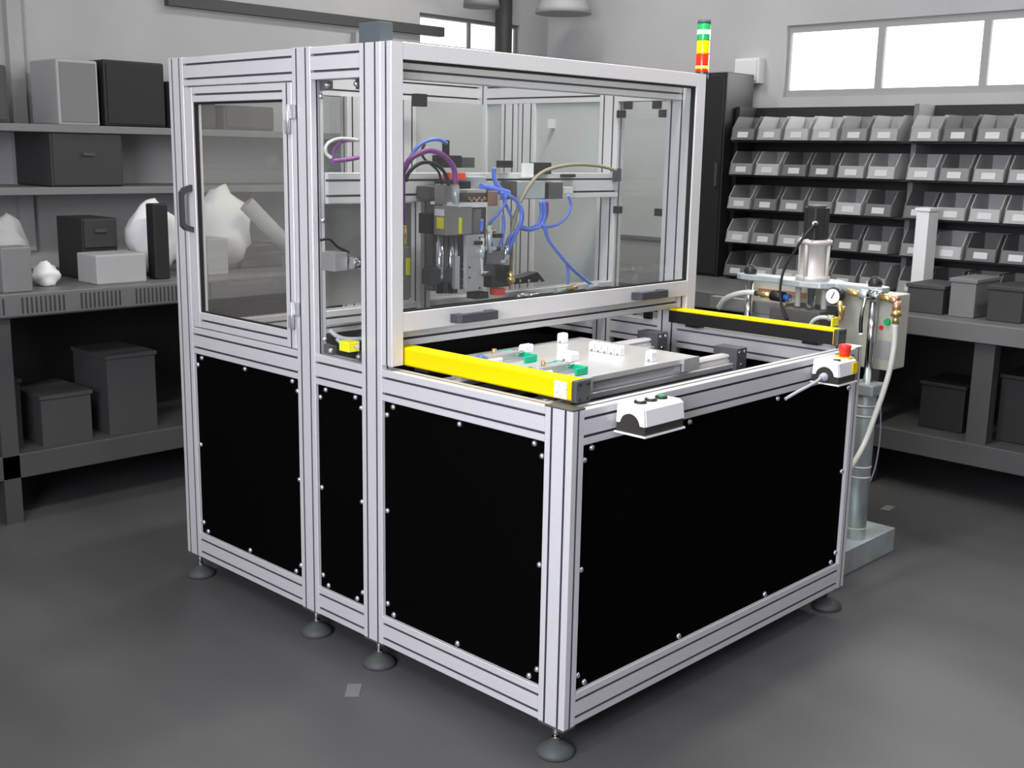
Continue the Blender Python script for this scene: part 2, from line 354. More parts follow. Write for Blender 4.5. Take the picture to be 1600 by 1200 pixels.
# hinged door
DY0, DY1, DZ0, DZ1 = Y2+.084, Y3-.004, ZT+.004, ZH-.084
door = MB().prism(section(.0, .03, DY0, DY0+.042, 'l'), DZ0, DZ1, 'z', True).build('door', 'alu', mach)
MB().prism(section(.0, .03, DY1-.042, DY1, ''), DZ0, DZ1, 'z', True).build('door_stile', 'alu', door)
MB().prism(section(.0, .03, DZ1-.042, DZ1, 'l'), DY0+.042, DY1-.042, 'y', True).build('door_rail', 'alu', door)
MB().prism(section(.0, .03, DZ0, DZ0+.046, 'l'), DY0+.042, DY1-.042, 'y', True).build('door_rail', 'alu', door)
box('pane', 'doorglass', door, .016, .021, DY0+.042, DY1-.042, DZ0+.046, DZ1-.042)
g = MB(); ga, gb, gz0, gz1 = DY0+.042, DY1-.042, DZ0+.046, DZ1-.042
g.box(.006, .016, gb-.006, gb, gz0, gz1).box(.006, .016, ga, gb-.006, gz1-.006, gz1).box(.006, .016, ga, gb-.006, gz0, gz0+.004).box(.006, .016, ga, ga+.004, gz0+.004, gz1-.006)
g.build('gasket', 'rubber', door)
hy = DY1-.020
h = MB().prism([(-.001, 1.100), (-.026, 1.108), (-.038, 1.120), (-.038, 1.218), (-.026, 1.232), (-.001, 1.240), (-.001, 1.222), (-.022, 1.216), (-.028, 1.208), (-.028, 1.130), (-.022, 1.122), (-.001, 1.116)], hy-.009, hy+.009, 'y')
h.build('handle', 'slate', door)
for zc in (1.426, .910):
    hg = MB().box(-.010, 0, Y2+.062, Y2+.083, zc, zc+.036).build('hinge', 'alu2', door, .002)
    MB().box(-.010, 0, Y2+.085, Y2+.107, zc-.038, zc-.002).build('hinge_leaf', 'alu2', hg, .002)
    MB().cyl((-.011, Y2+.084, zc-.038), (-.011, Y2+.084, zc+.036), .006, 12).build('hinge_pin', 'alu2', hg)
# lifting front window
SY0, SY1 = .595, .634
sash = MB().prism(section(0, .038, SY0, SY1, 'lr'), .825, ZH, 'z', True).build('lifting_window', 'alu', mach)
MB().prism(section(W-.048, W, SY0, SY1, 'lr'), .825, ZH, 'z', True).build('window_stile', 'alu', sash)
MB().prism(section(SY0, SY1, ZH-.040, ZH, 'u'), .038, W-.048, 'x', True).build('window_rail', 'alu', sash)
MB().prism(section(SY0, SY1, .908, .957, 'd'), .038, W-.048, 'x', True).build('window_rail', 'alu', sash)
box('pane', 'glass', sash, .038, W-.048, .612, .617, .957, ZH-.040)
g = MB(); xa, xb, za, zb_ = .038, W-.048, .957, ZH-.040
g.box(xa, xb, .600, .612, zb_-.006, zb_).box(xa, xb, .600, .612, za, za+.004).box(xb-.006, xb, .600, .612, za+.004, zb_-.006).box(xa, xa+.002, .600, .612, za+.004, zb_-.006)
g.build('gasket', 'rubber', sash)
for x0, x1 in ((.195, .345), (.945, 1.095)):
    hd = MB().prism([(x0, -.001), (x0, -.026), (x0+.010, -.036), (x1-.010, -.036), (x1, -.026), (x1, -.001), (x1-.030, -.001), (x1-.030, -.016), (x0+.030, -.016), (x0+.030, -.001)], .918, .940, 'z')
    hd.v = [Vector((v.x, v.y+SY0, v.z)) for v in hd.v]; h_ = hd.build('handle', 'slate', sash)
    MB().lathe([(.005, 0), (.005, .003)], (x0+.014, SY0-.032, .930), (0, -1, 0), 10).build('handle_screw', 'chrome', h_)
# light curtains
def curtain(x0, x1, inner, lens_side):
    y0, y1, z0, z1 = .045, .628, .822, .868
    c = MB().prism([(x0+.004, z0), (x1-.004, z0), (x1, z0+.004), (x1, z1-.004), (x1-.004, z1), (x0+.004, z1), (x0, z1-.004), (x0, z0+.004)], y0, y1, 'y').build('light_curtain', 'yellow', mach)
    tag(c, 'yellow light curtain bar on the %s table rail' % ('left' if lens_side > 0 else 'right'))
    xe = x1 if lens_side > 0 else x0
    box('lens_strip', 'blackp', c, xe-.001*lens_side, xe+.003*lens_side, y0+.002, y1, z0+.001, z1-.007)
    MB().cbox(x0-.001, x1+.001, y0-.016, y0, z0-.003, z1+.001, .005).build('end_cap', 'endcap', c)
    for xx in (x0+.010, x1-.010):
        for zz in (z0+.005, z1-.008): MB().cyl((xx, y0-.0175, zz), (xx, y0-.0155, zz), .0042, 10).build('screw', 'blackp', c)
    for yy in (.10, .52): box('bracket', 'blackp', c, x0+.008, x1-.004, yy, yy+.05, ZT, z0)
    return c
lc = curtain(.045, .092, 'L', 1)
box('sticker', 'sticker', lc, .0442, .0449, .058, .095, .825, .863)
rc = curtain(W-.092, W-.045, 'R', -1)
box('warning_tag', 'yellow2', rc, W-.050, W-.012, .075, .079, .868, .893)
# push button station and emergency stop on the front rail
def station(x0, x1, name, label):
    zb, zt = .752, .815; y0 = -.085; y1 = -.002; zm = zb+.020
    s = box(name, 'white', mach, x0-.004, x1+.004, y0-.004, y1, zb-.004, zb); tag(s, label)
    poly = [(y0, zb), (y1-.004, zb), (y1-.004, zm)]
    yc = (y0+y1)/2; R = .027
    base = [(y0, zb), (y1-.004, zb), (y1-.004, zm)] + [(yc+R*math.cos(a), zm-.004+R*math.sin(a)) for a in [math.pi*i/12 for i in range(13)]] + [(y0, zm)]
    MB().prism(base, x0, x1, 'x').build('station_base', 'blackbox', s)
    n = 14
    lid = [(y0, zm)] + [(yc-(R+.001)*math.cos(a), zm-.004+(R+.001)*math.sin(a)) for a in [math.pi*i/n for i in range(n+1)]] + [(y1-.004, zm), (y1-.006, zt-.004), (y1-.010, zt), (y0+.014, zt), (y0+.004, zt-.007)]
    lid = [(u, max(v, zm)) if (abs(u-yc) > R) else (u, v) for u, v in lid]
    MB().prism(lid, x0-.0015, x0+.004, 'x').build('station_lid', 'white', s)
    full = [(y0-.0015, zm), (y1-.003, zm), (y1-.005, zt-.004), (y1-.010, zt), (y0+.014, zt), (y0+.003, zt-.007)]
    MB().prism(full, x0+.004, x1+.0015, 'x').build('station_lid', 'white', s)
    return s, zt, yc
s1, zt, yc = station(.142, .282, 'button_station', 'white three button control station with black base on the front rail')
for k, xx in enumerate((.176, .214, .252)):
    MB().lathe([(.0145, 0), (.0145, .004), (.0125, .006)], (xx, yc, zt), seg=20).build('push_button', 'blackp', s1)
    MB().lathe([(.0095, .006), (.009, .0075)], (xx, yc, zt), seg=16).build('button_face', ('white', 'white', 'lgreen')[k], s1)
s2, zt, yc = station(.992, 1.088, 'emergency_stop', 'white emergency stop station with red mushroom button and yellow collar')
ec = atz(1319, 557.5, .8155); xc = ec.x
MB().lathe([(.024, 0), (.024, .002)], (xc, ec.y, zt), seg=28).build('yellow_collar', 'yellow', s2)
MB().lathe([(.0135, .002), (.0135, .008), (.0155, .018), (.0175, .029), (.0165, .034), (.010, .036), (.002, .037)], (xc, ec.y, zt), seg=24).build('mushroom_button', 'red', s2)
box('warning_stripe', 'yellow', s2, 1.062, 1.089, -.0885, -.0862, .775, .804)
MB().lathe([(.010, 0), (.010, .002)], (1.012, yc-.022, zt), seg=16).build('key_switch', 'blackp', s2)
MB().lathe([(.012, 0), (.012, .010), (.009, .012), (.009, .020), (.005, .022)], (.994, yc, .768), (-1, 0, 0), 14).build('cable_gland', 'cable', s2)
tube('cable', 'cable', s2, [(.974, yc, .768), (.93, yc-.004, .760), (.88, yc+.012, .742), (.845, -.012, .722)], .0045)
# signal tower
sx, sy = 1.357, .665
tw = MB().cyl((sx, sy, 1.585), (sx, sy, 1.615), .021, 20).build('signal_tower', 'blackp', mach); tag(tw, 'green, amber and red signal tower on the upper right corner')
box('bracket', 'blackp', tw, W, sx, sy-.012, sy+.012, 1.585, 1.60)
for n_, z0, z1, mt in (('red_lamp', 1.615, 1.672, 'lred'), ('amber_lamp', 1.672, 1.712, 'lamber'), ('green_lamp', 1.712, 1.764, 'lgreen')):
    MB().lathe([(.0205, z0), (.021, z0+.003), (.021, z1-.003), (.0205, z1)], (sx, sy, 0), seg=24).build(n_, mt, tw)
MB().lathe([(.0213, 1.625), (.0213, 1.634)], (sx, sy, 0), seg=24).build('lit_ring', 'lred_on', tw)
MB().lathe([(.0213, 1.732), (.0213, 1.745)], (sx, sy, 0), seg=24).build('lit_ring', 'lgreen_on', tw)
MB().lathe([(.021, 1.764), (.021, 1.774), (.018, 1.777)], (sx, sy, 0), seg=24).build('tower_cap', 'capgrey', tw)

# ---- sliding plate on two linear axes inside the table
for y0, xe in ((.215, .965), (.535, 1.02)):
    ax = MB().prism(section(y0, y0+.06, .707, .775, 'dulr'), .10, xe, 'x', True).build('linear_axis', 'alu2', mach)
    MB().prism([(y0+.014, .775), (y0+.046, .775), (y0+.046, .782), (y0+.040, .787), (y0+.046, .793), (y0+.042, .799), (y0+.018, .799), (y0+.014, .793), (y0+.020, .787), (y0+.014, .782)], .19, xe-.02, 'x').build('guide_rail', 'alu', ax)
    MB().cbox(xe-.025, xe+.028, y0-.010, y0+.070, .707, .818, .004).build('end_block', 'endcap', ax)
    for yy, zz in ((y0+.004, .806), (y0+.056, .806), (y0+.03, .770)): MB().cyl((xe-.020, yy, zz), (xe+.0295, yy, zz), .006, 10).build('screw', 'chrome', ax)
    for xx, zz in ((xe-.012, .806), (xe+.014, .806), (xe+.001, .770)): MB().cyl((xx, y0-.0115, zz), (xx, y0-.008, zz), .005, 10).build('screw', 'chrome', ax)
    box('carriage', 'alu2', ax, .22, .30, y0-.002, y0+.062, .784, .806); box('carriage', 'alu2', ax, 0.68, .742, y0-.002, y0+.062, .784, .806)
box('ruler_strip', 'alu', mach, .37, .49, .2135, .2145, .712, .732)
pl = MB().cbox(.20, .745, .205, .622, .806, .820, .001).build('slide_plate', 'plate', mach)
tag(pl, 'flat silver tooling plate sliding inside the table')
box('plate_bracket', 'alu2', pl, .675, .745, .197, .205, .786, .820); box('plate_bracket', 'alu2', pl, .20, .300, .197, .205, .780, .820)
# clamps with green jaws
def clamp(px, py, dx=0):
    c = atz(px, py, .822); x, y = c.x, c.y
    k = box('toggle_clamp', 'alu2', mach, x-.17, x+.0, y-.022, y+.022, .820, .828)
    MB().box(x, x+.010, y-.055, y+.055, .820, .840).build('clamp_jaw', 'green', k, .003)
    MB().box(x-.035, x, y-.055, y-.047, .820, .838).build('clamp_jaw', 'green', k, .003)
    MB().box(x-.035, x, y+.047, y+.055, .820, .838).build('clamp_jaw', 'green', k, .003)
    MB().box(x-.13, x-.02, y-.016, y+.016, .828, .846).build('cylinder_body', 'alu2', k, .003)
    for yy in (y-.012, y+.012): MB().cyl((x-.03, yy, .840), (x+.001, yy, .840), .0045, 10).build('piston_rod', 'chrome', k)
    MB().cyl((x-.095, y, .846), (x-.095, y, .858), .006, 10).build('fitting', 'brass', k)
    MB().lathe([(.012, 0), (.013, .012), (.006, .02)], (x-.145, y, .828), seg=14).build('fitting', 'blue2' if py < 565 else 'blackp', k)
    MB().cyl((x-.17, y-.03, .834), (x-.10, y-.03, .834), .007, 10).build('sensor', 'white', k)
clamp(812, 560); clamp(889, 579)
# white locating blocks standing on the plate
def blk(label, pts, name='locating_block'):
    for (xc_, yc_, lx, ly, hz) in pts:
        q = .8205; w_ = ly/2; n_ = min(.005, w_*.4)
        h_ = MB().prism([(yc_-w_, q), (yc_-n_, q), (yc_-n_, q+.006), (yc_+n_, q+.006), (yc_+n_, q), (yc_+w_, q), (yc_+w_, q+hz-.005), (yc_+w_-.004, q+hz), (yc_+.003, q+hz), (yc_+.003, q+hz-.008), (yc_-.003, q+hz-.008), (yc_-.003, q+hz), (yc_-w_+.004, q+hz), (yc_-w_, q+hz-.005)], xc_-lx/2, xc_+lx/2, 'x')
        o = h_.build(name, 'whiteblk', None, .0015)
        tag(o, label, 'block', 'white blocks on the tooling plate')
def P(px, py): c = atz(px, py, .8205); return c.x, c.y
x, y = P(822, 550); blk('low white block on the silver plate behind the left green jaw', [(x, y, .036, .022, .022)])
x, y = P(879, 535); blk('tall notched white block at the far edge of the silver plate', [(x, y, .026, .020, .028)])
x, y = P(887, 563); blk('long low white block in the middle of the silver plate', [(x, y, .034, .050, .024)])
xa, ya = P(929, 547.5); xb, yb = P(963, 555.5)
NM = ('rearmost', 'second rearmost', 'middle one', 'second nearest', 'nearest')
for k in range(5):
    t = k/4; blk('%s of five white blocks in a row on the silver plate' % NM[k], [(.592, ya+(yb-ya)*t, .020, abs(yb-ya)/4-.0035, .026)])
x, y = P(1017, 564); blk('single white block near the right corner of the silver plate', [(x, y, .022, .022, .028)])

# ---- gantry, dispensing head and hoses inside the cell
GY = .90
gan = MB().prism(section(GY, GY+.04, 1.210, 1.290), .042, W-.042, 'x', True).build('gantry_beam', 'alu', mach); tag(gan, 'horizontal aluminium gantry beam across the glazed cell')
box('beam_cap', 'slate', gan, W-.075, W-.042, GY-.012, GY-.001, 1.262, 1.305)
prof('post', mach, 'z', ZT, 1.21, .36, .40, GY, GY+.04)
def pb(name, m_, par, px0, px1, py0, py1, y0, y1, bev=.0015):
    a = aty(px0, py1, y0); c = aty(px1, py0, y0); return box(name, m_, par, a.x, c.x, y0, y1, a.z, c.z, bev)
hd = pb('dispensing_head', 'midgrey', mach, 697, 738, 322, 368, .735, .785); tag(hd, 'grey dispensing head with motor, guide rods and valves on the gantry')
pb('motor', 'blackp', hd, 672, 696, 333, 366, .787, .835); pb('head_carrier', 'darkgrey', hd, 676, 760, 318, 455, .842, .872); pb('gear_housing', 'midgrey', hd, 738, 752, 326, 366, .755, .84)
hx = aty(697, 345, .735); box('rating_plate', 'yellow2', hd, hx.x-.0013, hx.x-.0002, .744, .772, hx.z-.022, hx.z+.008); box('nameplate', 'g80', hd, hx.x-.0013, hx.x-.0002, .742, .780, hx.z+.012, hx.z+.030)
pb('rating_plate', 'yellow2', hd, 717, 722, 340, 365, .7335, .7347, 0)
pb('top_bracket', 'white', hd, 716, 762, 316, 325, .735, .80); pb('valve_island', 'darkgrey', hd, 722, 758, 302, 316, .765, .84); pb('valve_island', 'ivory', hd, 730, 760, 296, 302, .765, .82); pb('clear_cover', 'copper', hd, 762, 778, 298, 322, .79, .82); pb('side_block', 'midgrey', hd, 694, 707, 288, 320, .78, .82)
for k in range(7):
    a = aty(732+k*4, 310+(k % 2)*3, .763); MB().lathe([(.004, 0), (.005, .003), (.003, .006)], a, (0, -1, 0), 10).build('copper_fitting', 'copper', hd)
for px, r_, mt in ((687, .011, 'chrome'), (696, .007, 'darkgrey'), (704, .009, 'chrome'), (712, .005, 'steel')):
    a = aty(px, 368, .775); c = aty(px, 458, .775); MB().cyl(a, c, r_, 16).build('guide_rod', mt, hd)
pb('motor_flange', 'slate', hd, 672, 708, 418, 445, .765, .80)
pb('guide_strip', 'blackp', hd, 719, 728, 404, 452, .752, .765); pb('guide_strip', 'alu2', hd, 711, 719, 400, 452, .752, .765)
mp_ = pb('mounting_plate', 'alu2', hd, 728, 757, 366, 456, .735, .748)
for px, py in ((734, 418), (734, 434), (750, 372), (750, 450)):
    a = aty(px, py, .7335); MB().cyl(a, a+Vector((0, .002, 0)), .003, 8).build('screw_hole', 'blackp', hd)
for py in (412, 421, 437, 447):
    a = aty(723, py, .750); MB().cyl(a, a+Vector((0, .003, 0)), .003, 8).build('screw', 'chrome', hd)
pb('valve_block', 'purplegrey', hd, 762, 794, 391, 414, .735, .785); pb('valve_block', 'blackp', hd, 768, 796, 414, 450, .735, .785); pb('valve_block', 'slate', hd, 757, 772, 412, 432, .725, .75)
pb('nozzle_holder', 'redc', hd, 776, 790, 450, 462, .75, .78); 
for (px0, py0, px1, py1, r, mt) in ((754, 372, 753, 400, .006, 'pale'), (753, 385, 752, 402, .009, 'zinc'), (752, 402, 754, 428, .004, 'pale'), (749, 427, 762, 425, .006, 'chrome'), (764, 352, 766, 395, .008, 'zinc'), (760, 363, 772, 360, .007, 'brass'), (791, 384, 790, 408, .006, 'chrome'), (784, 409, 793, 408, .005, 'zinc'), (795, 440, 800, 436, .012, 'brass'), (797, 425, 802, 440, .007, 'brass'), (766, 388, 774, 389, .006, 'pale'), (766, 378, 766, 384, .009, 'blue2'), (712, 290, 712, 318, .010, 'zinc'), (712, 288, 712, 293, .008, 'brass')):
    MB().cyl(aty(px0, py0, .73), aty(px1, py1, .73), r, 12).build('fitting', mt, hd)
for (px0, px1, py0, py1) in ((744, 760, 376, 383), (775, 785, 365, 372), (777, 783, 386, 392)): pb('fitting_body', 'blackp', hd, px0, px1, py0, py1, .725, .745)
pb('nozzle', 'blackp', hd, 744, 764, 456, 468, .75, .79)
pb('connector', 'redc', hd, 703, 728, 270, 281, .83, .86); pb('clamp_lever', 'blackp', hd, 696, 703, 219, 243, .84, .855); pb('junction', 'blackp', hd, 690, 722, 243, 262, .84, .88); pb('junction', 'darkgrey', hd, 722, 742, 246, 262, .85, .88); pb('carriage', 'darkgrey', hd, 672, 712, 291, 312, .84, .898); pb('carriage', 'blackp', hd, 700, 736, 283, 296, .84, .898)
pb('bracket', 'zinc', hd, 715, 760, 276, 296, .872, .898)
# second, fixed camera seen through the narrow pane and left-hand bits
cm = pb('inspection_camera', 'midgrey', mach, 523, 543, 394, 425, .80, .86); MB().cyl(aty(548, 411, .79), aty(560, 411, .79), .016, 16).build('camera_lens', 'chrome', cm); tag(cm, 'small grey inspection camera behind the narrow clear pane')
tube('cable', 'blackc', cm, [aty(501, 375, .82), aty(515, 374, .82), aty(528, 386, .82), aty(545, 394, .82)], .0035)
vt = pb('sensor_block', 'yellow2', mach, 545, 562, 533, 551, .72, .76); tag(vt, 'yellow sensor block low behind the narrow clear pane')
MB().cyl(aty(557, 541, .719), aty(557, 541, .7195)+Vector((0, -.004, 0)), .007, 12).build('screw', 'chrome', vt)
tube('cable', 'cable', vt, [aty(515, 516, .80), aty(528, 526, .79), aty(545, 530, .78), aty(575, 529, .76)], .006); tube('cable', 'cable', vt, [aty(526, 529, .79), aty(536, 538, .78), aty(548, 541, .76)], .005)
MB().cyl(aty(632, 352, .74), aty(632, 385, .74), .006, 12).build('fitting', 'brass', hd); pb('rating_plate', 'yellow2', mach, 635, 641, 403, 430, .858, .86, 0); pb('cover_box', 'midgrey', mach, 628, 640, 385, 470, .86, .90)
# valve terminal with its tube bundle
vt2 = pb('valve_terminal', 'zinc', mach, 808, 852, 283, 311, .845, .898); tag(vt2, 'grey pneumatic valve terminal with blue tubes on the gantry')
pb('end_module', 'blackp', vt2, 852, 858, 286, 311, .845, .898); pb('bus_module', 'darkgrey', vt2, 858, 880, 285, 311, .842, .898); pb('end_plate', 'darkgrey', vt2, 802, 808, 283, 311, .845, .898); pb('connector', 'pale', vt2, 880, 896, 292, 303, .86, .885)
pb('label_tag', 'white', gan, 820, 834, 255, 277, .87, .885, 0); pb('clip', 'blackp', gan, 834, 862, 254, 272, .88, .899); pb('clip', 'blackp', gan, 880, 900, 272, 277, .885, .899); pb('clip', 'blackp', gan, 782, 802, 251, 262, .88, .899)
for (nm, mt, r, yy, pts) in (
    ('hose', 'violet', .0075, .76, [(629, 355), (629, 300), (630, 270), (640, 250), (655, 240), (672, 235), (690, 241), (703, 253), (710, 266), (712, 290)]),
    ('hose', 'blue', .005, .80, [(634, 265), (642, 245), (653, 229), (668, 220), (685, 218), (698, 224)]),
    ('hose', 'blackc', .005, .78, [(634, 283), (640, 268), (655, 256), (672, 254), (688, 262), (698, 276), (701, 290)]),
    ('hose', 'blackc', .0035, .79, [(664, 225), (659, 236), (663, 248), (675, 258), (686, 270), (690, 288)]),
    ('hose', 'violet', .006, .86, [(560, 246), (545, 249), (528, 251), (520, 252)]),
    ('hose', 'pale', .0045, .86, [(518, 247), (510, 240), (509, 230), (515, 222), (528, 217), (545, 217), (560, 219)]),
    ('hose', 'violet', .0045, .87, [(519, 247), (521, 236), (528, 226), (540, 220), (560, 219)]),
    ('hose', 'khaki', .0055, .79, [(797, 440), (799, 400), (801, 355), (812, 318), (830, 286), (850, 268), (880, 259), (910, 257), (940, 260), (962, 266)]),
    ('hose', 'blue', .0065, .80, [(772, 262), (772, 275), (777, 290), (790, 300)]),
    ('hose', 'blue', .010, .80, [(752, 292), (765, 294), (780, 298), (795, 302)]),
    ('hose', 'blue', .006, .785, [(785, 302), (800, 308), (812, 320), (816, 340), (810, 356), (797, 370), (791, 384)]),
    ('hose', 'blue', .0055, .78, [(788, 304), (805, 312), (814, 328), (814, 346), (806, 365), (798, 384), (794, 396)]),
    ('hose', 'blue', .0045, .77, [(790, 306), (789, 318), (780, 332), (770, 343), (764, 350)]),
    ('hose', 'blue', .0045, .78, [(784, 300), (787, 312), (793, 325), (800, 340)]),
    ('hose', 'blue', .005, .75, [(786, 336), (787, 352), (785, 370), (780, 388)]),
    ('hose', 'blue', .005, .745, [(753, 343), (753, 352), (752, 362)]),
    ('hose', 'blue', .0055, .83, [(845, 314), (846, 335), (840, 351), (825, 357), (813, 352)]),
    ('hose', 'blue', .0055, .825, [(850, 314), (851, 338), (843, 354), (826, 359), (812, 356)]),
    ('hose', 'violet', .0055, .835, [(855, 314), (854, 334), (848, 350)]),
    ('hose', 'blue', .0045, .83, [(888, 305), (892, 320), (887, 336), (874, 349), (860, 354), (848, 356)]),
    ('hose', 'blue', .0055, .80, [(850, 350), (856, 372), (870, 392), (890, 416), (910, 434), (925, 445)]),
    ('hose', 'blue', .004, .81, [(880, 402), (886, 415), (888, 432), (887, 444)])):
    o = tube(nm, mt, hd if yy < .80 else vt2 if mt != 'violet' or yy < .85 else gan, [aty(a, b_, yy+.0025*math.sin(i*1.7)) for i, (a, b_) in enumerate(pts)], r)
pb('corner_bracket', 'blackp', mach, 820, 843, 141, 158, 1.38, 1.41); pb('corner_bracket', 'blackp', mach, 652, 668, 147, 166, 1.44, 1.47); pb('label_tag', 'pale', mach, 856, 870, 186, 200, 1.20, 1.202, 0)
# base axis behind the window foot
bx = pb('lower_axis', 'alu2', mach, 838, 985, 452, 470, .80, .86); tag(bx, 'silver lower axis bar along the cell floor')
a = aty(806, 444, .86); c = aty(852, 424, .86); MB().prism([(a.x, a.z), (c.x, a.z), (c.x-.035, c.z), (a.x+.03, c.z-.012), (a.x, c.z-.014)], .86, .90, 'y').build('clevis', 'blackp', mach)

for px in (812, 826, 842):
    a = aty(px, 439, .859); MB().cyl(a, a+Vector((0, -.003, 0)), .005, 10).build('bolt_head', 'chrome', bx)
for (px0, py0, px1, py1, r, mt) in ((805, 465, 838, 461, .010, 'chrome'), (868, 456, 882, 452, .010, 'zinc'), (884, 452, 900, 448, .008, 'brass'), (918, 450, 932, 447, .010, 'zinc')):
    MB().cyl(aty(px0, py0, .79), aty(px1, py1, .79), r, 12).build('fitting', mt, bx)
# drag chain carrier inside the table, back left
box('inner_rail', 'sheet', mach, .10, .16, .30, .90, .735, .775)

# ================================================================ PUMP STATION beside the machine
pump = tag(empty('pump_station', (1.7, .40, 0)), 'dosing pump on a steel pedestal with black motor, gauge and ivory control box', 'pump')
b = MB().cbox(1.44, 1.90, .13, .68, .0, .085, .003).build('pump_base', 'zinc', pump)
for y in (.182, .655):
    MB().lathe([(.036, .085), (.036, .58), (.030, .60)], (1.7, y, 0), seg=24).build('column', 'zinc', pump)
    MB().cyl((1.7, y, .60), (1.7, y, .925), .0135, 16).build('lift_rod', 'chrome', pump)
    MB().cbox(1.655, 1.745, y-.045, y+.045, .585, .625, .006).build('column_head', 'zinc', pump)
    MB().lathe([(.022, .945), (.023, .957), (.017, .968), (.010, .975), (.002, .977)], (1.7, y, 0), seg=16).build('dome_nut', 'blackp', pump)
for zz in (.12, .30, .335, .51, .545): MB().lathe([(.0372, zz), (.0372, zz+.006)], (1.7, .182, 0), seg=20).build('strap', 'pale', pump)
# cross plate
yc = .41; poly = []
for k in range(9): a = math.pi*k/8 - math.pi/2 + math.pi/2; poly.append((1.7+.036*math.cos(a), .690+.02*math.sin(a)))
poly = [(1.664, .16), (1.676, .142), (1.7, .136), (1.724, .142), (1.736, .16), (1.736, .30), (1.775, .34), (1.785, .41), (1.775, .48), (1.736, .52), (1.736, .67), (1.724, .695), (1.7, .70), (1.676, .695), (1.664, .67), (1.664, .52), (1.625, .48), (1.615, .41), (1.625, .34), (1.664, .30)]
MB().prism(poly, .925, .945, 'z').build('cross_plate', 'zinc', pump, .003)
MB().lathe([(.056, .945), (.058, .958), (.048, .960), (.045, .962), (.045, 1.062), (.049, 1.064), (.058, 1.066), (.058, 1.080), (.043, 1.082)], (1.7, yc, 0), seg=32).build('air_cylinder', 'tin', pump)
for k in range(4):
    a = math.pi/2*k; MB().cyl((1.7+.052*math.cos(a), yc+.052*math.sin(a), .95), (1.7+.052*math.cos(a), yc+.052*math.sin(a), 1.085), .006, 10).build('tie_rod', 'ivory', pump)
oc = [(1.7+.042*math.cos(a), yc+.042*math.sin(a)) for a in [math.pi/8+math.pi/4*k for k in range(8)]]
MB().prism(oc, 1.083, 1.190, 'z').build('motor', 'blackp', pump, .003); MB().lathe([(.033, 1.190), (.031, 1.197)], (1.7, yc, 0), seg=24).build('motor_cap', 'darkgrey', pump)
e0 = atx(1275, 349, 1.662); MB().cyl(e0, e0+Vector((-.012, 0, 0)), .008, 12).build('cable_gland', 'pale', pump)
tube('motor_cable', 'blackc', pump, [atx(1275, 349, 1.650), atx(1258, 368, 1.61), atx(1240, 395, 1.60), atx(1224, 425, 1.60), atx(1219, 455, 1.60), atx(1222, 480, 1.60), atx(1230, 500, 1.60)], .0045)
for y in (.36, .41, .46): MB().cyl((1.70, y, .60), (1.70, y, .925), .010 if y != .41 else .014, 12).build('guide_rod', 'ivory' if y != .41 else 'chrome', pump)
MB().lathe([(.085, .085), (.085, .60), (.07, .61), (.07, .70)], (1.72, yc, 0), seg=28).build('pump_barrel', 'blackp', pump)
MB().cbox(1.62, 1.80, .33, .52, .80, .85, .004).build('follower_block', 'darkgrey', pump)
MB().cbox(1.80, 1.86, .30, .72, .62, .93, .004).build('back_plate', 'ivory', pump); box('hazard_strip', 'copper', pump, 1.798, 1.80, .46, .68, .865, .885)
# gauge
gc = atx(1301, 463, 1.615); gp = MB().lathe([(.026, 0), (.029, .004), (.029, .028), (.020, .034)], gc, (1, 0, 0), 28).build('gauge', 'blackp', pump)
MB().lathe([(.0245, -.0015), (.0245, .001)], gc, (1, 0, 0), 28).build('gauge_dial', 'dial', gp)
nd = MB().box(gc.x-.003, gc.x-.002, gc.y-.0012, gc.y+.0012, gc.z-.008, gc.z+.016); nd.rot(gc, math.radians(25), 'X').build('gauge_needle', 'blackp', gp)
MB().lathe([(.008, 0), (.008, .03)], (gc.x+.02, gc.y-.03, gc.z-.06), seg=10).build('fitting', 'brass', pump)
tube('hose', 'pale', pump, [atx(1264, 515, 1.60), atx(1270, 502, 1.60), atx(1282, 496, 1.60), atx(1296, 497, 1.60)], .007); MB().cyl(atx(1294, 497, 1.60), atx(1303, 498, 1.60), .011, 6).build('fitting', 'ivory', pump); MB().cyl(atx(1303, 498, 1.60), atx(1314, 500, 1.60), .009, 10).build('fitting', 'copper', pump)
MB().cyl(atx(1312, 470, 1.61), atx(1314, 500, 1.61), .008, 10).build('fitting', 'brass', pump)
# feed line to the left
tube('hose', 'pale', pump, [atx(1122, 482, 1.66), atx(1132, 468, 1.66), atx(1150, 460, 1.66), atx(1168, 457, 1.66), atx(1180, 458, 1.66)], .010)
for (px0, px1, r, mt) in ((1180, 1186, .009, 'blackp'), (1186, 1206, .012, 'brass'), (1206, 1226, .018, 'blackp'), (1226, 1234, .013, 'blue2')): MB().cyl(atx(px0, 458+(px0-1180)*.14, 1.66), atx(px1, 458+(px1-1180)*.14, 1.66), r, 12).build('fitting', mt, pump)
tube('hose', 'khaki', pump, [atx(1236, 467, 1.66), atx(1228, 474, 1.66), atx(1222, 484, 1.66)], .005)
box('slide_rail', 'sheet', pump, 1.76, 1.80, .50, .86, .80, .84)
# control box
pbx = MB().cbox(1.738, 1.85, .128, .325, .665, .915, .004).build('control_box', 'ivory', pump)
o_ = atx(1387, 503, 1.737); MB().lathe([(.012, 0), (.010, .01)], o_, (-1, 0, 0), 14).build('green_button', 'lgreen', pbx)
o_ = atx(1377, 512, 1.737); MB().lathe([(.008, 0), (.007, .004)], o_, (-1, 0, 0), 12).build('red_lamp', 'red', pbx); o_ = atx(1380, 546, 1.737); box('rating_plate', 'g55', pbx, 1.7355, 1.7378, o_.y-.022, o_.y+.022, o_.z-.03, o_.z+.03)
